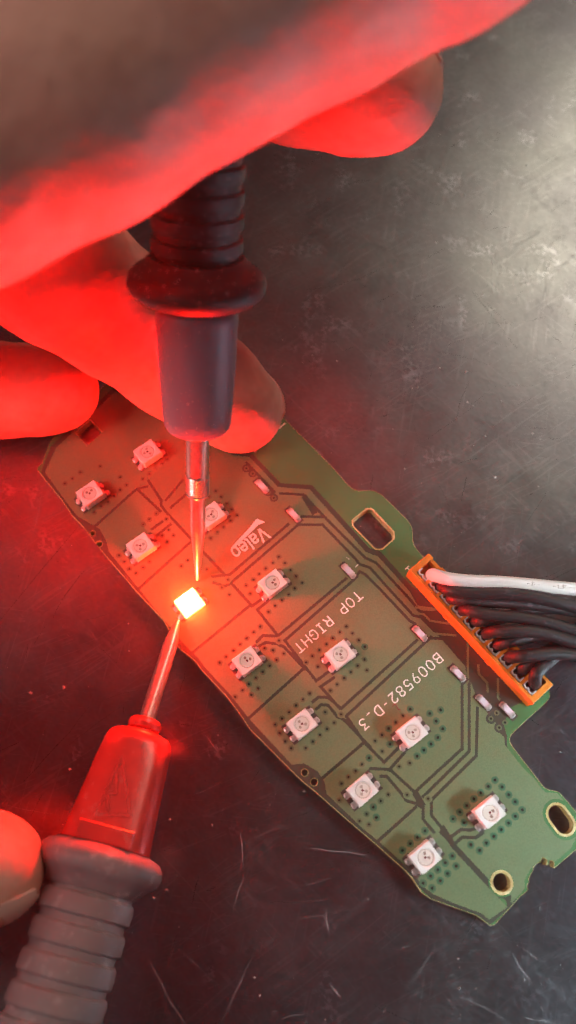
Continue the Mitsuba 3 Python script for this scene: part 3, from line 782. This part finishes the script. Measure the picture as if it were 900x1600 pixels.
def build_hand(fingers, k_between=.9, h=.75, extra=()):
    pts = np.array([p for f, _ in fingers for p, r in f]); rad = max(r for f, _ in fingers for p, r in f)
    lo, hi = pts.min(0) - rad - 3, pts.max(0) + rad + 3; n = np.ceil((hi - lo) / h).astype(int) + 1
    total = np.full(n, 6.0, np.float32)
    for f, k in fingers:
        F1 = np.full(n, 6.0, np.float32)
        for (a, ra), (b, rb) in zip(f[:-1], f[1:]):
            m0 = np.maximum(((np.minimum(a, b) - max(ra, rb) - 6 - lo) / h).astype(int), 0); m1 = np.minimum(((np.maximum(a, b) + max(ra, rb) + 6 - lo) / h).astype(int) + 2, n)
            g = np.stack(np.meshgrid(*[lo[i] + h * np.arange(m0[i], m1[i]) for i in range(3)], indexing='ij'), -1)
            s = tuple(slice(m0[i], m1[i]) for i in range(3)); F1[s] = smin(F1[s], np.minimum(cone_sdf(g, a, b, ra, rb), 6.0).astype(np.float32), 1.5 if k is None else k)
        total = smin(total, F1, k_between)
    for p, r, dp in extra:       # creases: shallow grooves
        pass
    m = nets(total, lo, h); trimesh.smoothing.filter_taubin(m, iterations=12)
    v = np.asarray(m.vertices); nn = m.vertex_normals
    m.vertices = v + nn * (.35 * (meshkit.fbm(v * .16, 3, 5) - .5) + .12 * (meshkit.fbm(v * .6, 2, 9) - .5))[:, None]
    return m


def nail(a, b, ra, rb, dorsal, w=1.0, l0=-.72, l1=1.05, lift=.06):
    """A fingernail on the round end of the finger from b to its tip a."""
    ax = unit(a - b); dn = unit(dorsal - (dorsal @ ax) * ax); sd = np.cross(ax, dn); V = []; ns, nt = 12, 12; s0 = np.linspace(l0 * ra, l1 * ra, ns)
    for top in (1, 0):
        for i, s in enumerate(s0):
            for t in np.linspace(-1, 1, nt):
                wid = w * (1 - .18 * max(0, (abs(i / (ns - 1) - .5) * 2)) ** 4); th = t * wid
                base = a + ax * s if s < 0 else a + ax * 0
                if s < 0:
                    R = ra + (rb - ra) * min(1, -s / np.linalg.norm(a - b)); p = base + (R + lift * top - .25 * (1 - top)) * (math.cos(th) * dn + math.sin(th) * sd)
                else:
                    ph = s / ra * .95; R = ra + (lift + .25 * (s / ra)) * top - .3 * (1 - top)
                    p = a + R * (math.sin(ph) * ax + math.cos(ph) * (math.cos(th) * dn + math.sin(th) * sd))
                V.append(p)
    f = []
    n = ns * nt
    for i in range(ns - 1):
        for j in range(nt - 1):
            q = i * nt + j; f += [[q, q + 1, q + nt + 1], [q, q + nt + 1, q + nt], [n + q, n + q + nt + 1, n + q + 1], [n + q, n + q + nt, n + q + nt + 1]]
    rim = [i for i in range(nt)] + [i * nt + nt - 1 for i in range(1, ns)] + [(ns - 1) * nt + j for j in range(nt - 2, -1, -1)] + [i * nt for i in range(ns - 2, 0, -1)]
    for p, q in zip(rim, rim[1:] + rim[:1]):
        f += [[p, n + p, q], [q, n + p, n + q]]
    m = trimesh.Trimesh(V, f, process=False); m.fix_normals(); return m


def zc(u, v, z):
    return at(u, v, z)


press = [(zc(372, 638, 7.4), 6.3), (zc(330, 606, 8.2), 7.2), (zc(268, 560, 12.0), 7.7), (zc(185, 492, 20.5), 8.1), (zc(95, 425, 28), 8.7), (zc(-20, 350, 32), 9.3), (deep(-230, 210, 82), 10.5)]
curl = [(zc(88, 610, 6.6), 5.9), (zc(60, 610, 6.8), 6.2), (zc(0, 610, 7.2), 6.5), (zc(-110, 610, 9), 7.4), (zc(-240, 540, 18), 8.4), (deep(-380, 330, 78), 10.5)]
front = [(deep(900, -330, 62), 11.0), (deep(679, -219, 64), 12.5), (deep(480, -118, 66), 13.0), (deep(290, -26, 66), 13.2), (deep(90, 96, 66), 13.4), (deep(-111, 181, 66), 14.0), (deep(-320, 230, 66), 16)]
back = [(deep(598, 140, 90), 6.7), (deep(560, 132, 90.5), 7.2), (deep(470, 112, 92), 7.7), (deep(330, 60, 96), 8.2), (deep(150, 0, 96), 8.8), (deep(-80, -60, 88), 10), (deep(-330, 0, 74), 13)]
palm = [(deep(-330, 230, 70), 19), (deep(-560, 120, 66), 22), (deep(-800, 60, 62), 24), (deep(-1150, 0, 60), 22)]
RIDGE += [(zc(400, 672, 14), 8.5), (deep(640, 205, 84), 9.5)]
mat('m_skin', pr(proc(skin_color), .55, .32), proc(skin_bump, 4e-5), 9e-5)
mat('m_nail', pr((.66, .42, .36), .28, .5))
H1 = build_hand([(press, None), (curl, None), (front, None), (back, None), (palm, 6)])
HA = thing('hand', 'hand reaching in from the top left, blurred in front, one fingertip pressing the board', 'hand')
put('skin', H1, 'm_skin', HA, True)
put('fingernail', nail(press[0][0], press[1][0], press[0][1], press[1][1], np.array([.7, .45, -.75])), 'm_nail', HA, 40)
put('fingernail', nail(back[0][0], back[1][0], back[0][1], back[1][1], np.array([.3, .9, .1])), 'm_nail', HA, 40)
grip = [(deep(-16, 1358, 88), 5.9), (deep(-55, 1362, 87.5), 6.5), (deep(-160, 1385, 85), 7.2), (deep(-330, 1440, 80), 8), (deep(-560, 1480, 72), 10)]
under = [(deep(70, 1560, 97), 6.0), (deep(0, 1580, 98), 7), (deep(-150, 1600, 96), 7.6), (deep(-380, 1560, 88), 8.5), (deep(-560, 1480, 76), 10)]
palm2 = [(deep(-560, 1480, 74), 16), (deep(-800, 1500, 70), 20), (deep(-1100, 1520, 66), 20)]
under = [(deep(-60, 1640, 97), 6.0), (deep(-110, 1640, 97), 7), (deep(-220, 1620, 95), 7.6), (deep(-400, 1560, 88), 8.5), (deep(-560, 1480, 76), 10)]
H2 = build_hand([(grip, None), (under, None), (palm2, 6)])
HB = thing('hand', 'fingertip of the other hand at the left edge, holding the red probe grip', 'hand')
put('skin', H2, 'm_skin', HB, True)
put('fingernail', nail(grip[0][0], grip[1][0], grip[0][1], grip[1][1], -.45 * FW - .9 * UP + .1 * XA, .85), 'm_nail', HB, 40)


# ------------------------------------------------------------------ unseen lamps, placed for the light they give
def lamp(name, label, pos, look, w, h, rad, added_visor=0, drop=0):
    pos, look = np.asarray(pos, float), np.asarray(look, float); z = unit(look - pos); x = unit(np.cross([0, 0, 1], z)); y = np.cross(z, x)
    t = thing(name, label, 'lamp' if 'lamp' in name else 'window')
    b = frame(pos, x, y, z)
    put('housing', placed(box(w + 60, h + 60, 60, (0, 0, -34), 10), b), 'm_lamp_housing', t)
    if added_visor:  # plate added to keep this light off the hand and left board
        hz = unit(z * [1, 1, 0]); e = pos + added_visor * hz - np.array([0, 0, added_visor * math.tan(math.radians(drop))]); a = pos + y * (h / 2 + 6 if y[2] > 0 else -h / 2 - 6)
        sl = unit(e - a); put('added_visor', placed(box(np.linalg.norm(e - a), w * 3, 2, (np.linalg.norm(e - a) / 2, 0, 0)), frame(a, sl, np.cross(np.cross(sl, x), sl) if False else x, np.cross(sl, x))), 'm_lamp_housing', t)
    g = trimesh.Trimesh([[-w / 2, -h / 2, 0], [w / 2, -h / 2, 0], [w / 2, h / 2, 0], [-w / 2, h / 2, 0]], [[0, 1, 2], [0, 2, 3]], process=False)
    put('diffuser', {**shape(placed(g, b), 'm_lamp_housing'), 'emitter': {'type': 'area', 'radiance': rgb(rad)}}, None, t)


lamp('unseen_high_lamp', 'unseen wide warm white lamp high up on the right, placed for the sheen on the bench', (650, 820, 950), (30, 40, 0), 560, 440, LAMP_RAD)  # out of view, placed so its sheen falls on the bench
lamp('unseen_side_lamp', 'unseen cool white lamp low on the right, placed to light the board', (240, -70, 130), (10, -20, 0), 100, 28, SIDE_LAMP_RAD, 80, 31.0)  # out of view, lights the lower right of board and bench
lamp('unseen_high_lamp', 'unseen soft white lamp high up on the left, placed to light the top of the hand', (-980, -260, 880), (-20, 40, 40), 420, 420, FILL_RAD)  # out of view, placed to light the top of the hand

if BLOOM_HAZE:  # added scattering medium, stands in for camera bloom round the LED
    air = {'type': 'homogeneous', 'albedo': .95, 'sigma_t': BLOOM_HAZE, 'phase': {'type': 'hg', 'g': .86}}
    scene['air'] = air
    scene['m_air'] = {'type': 'null'}
    scene['bloom_haze'] = {'type': 'cube', 'bsdf': {'type': 'ref', 'id': 'm_air'}, 'interior': {'type': 'ref', 'id': 'air'}, 'to_world': T().translate([0, .03, .05]).scale([.3, .26, .09])}
    scene['camera']['medium'] = {'type': 'ref', 'id': 'air'}
    tag('bloom_haze', 'added thin mist over the bench, stands in for lens bloom round the lit LED', None, None, 'stuff')
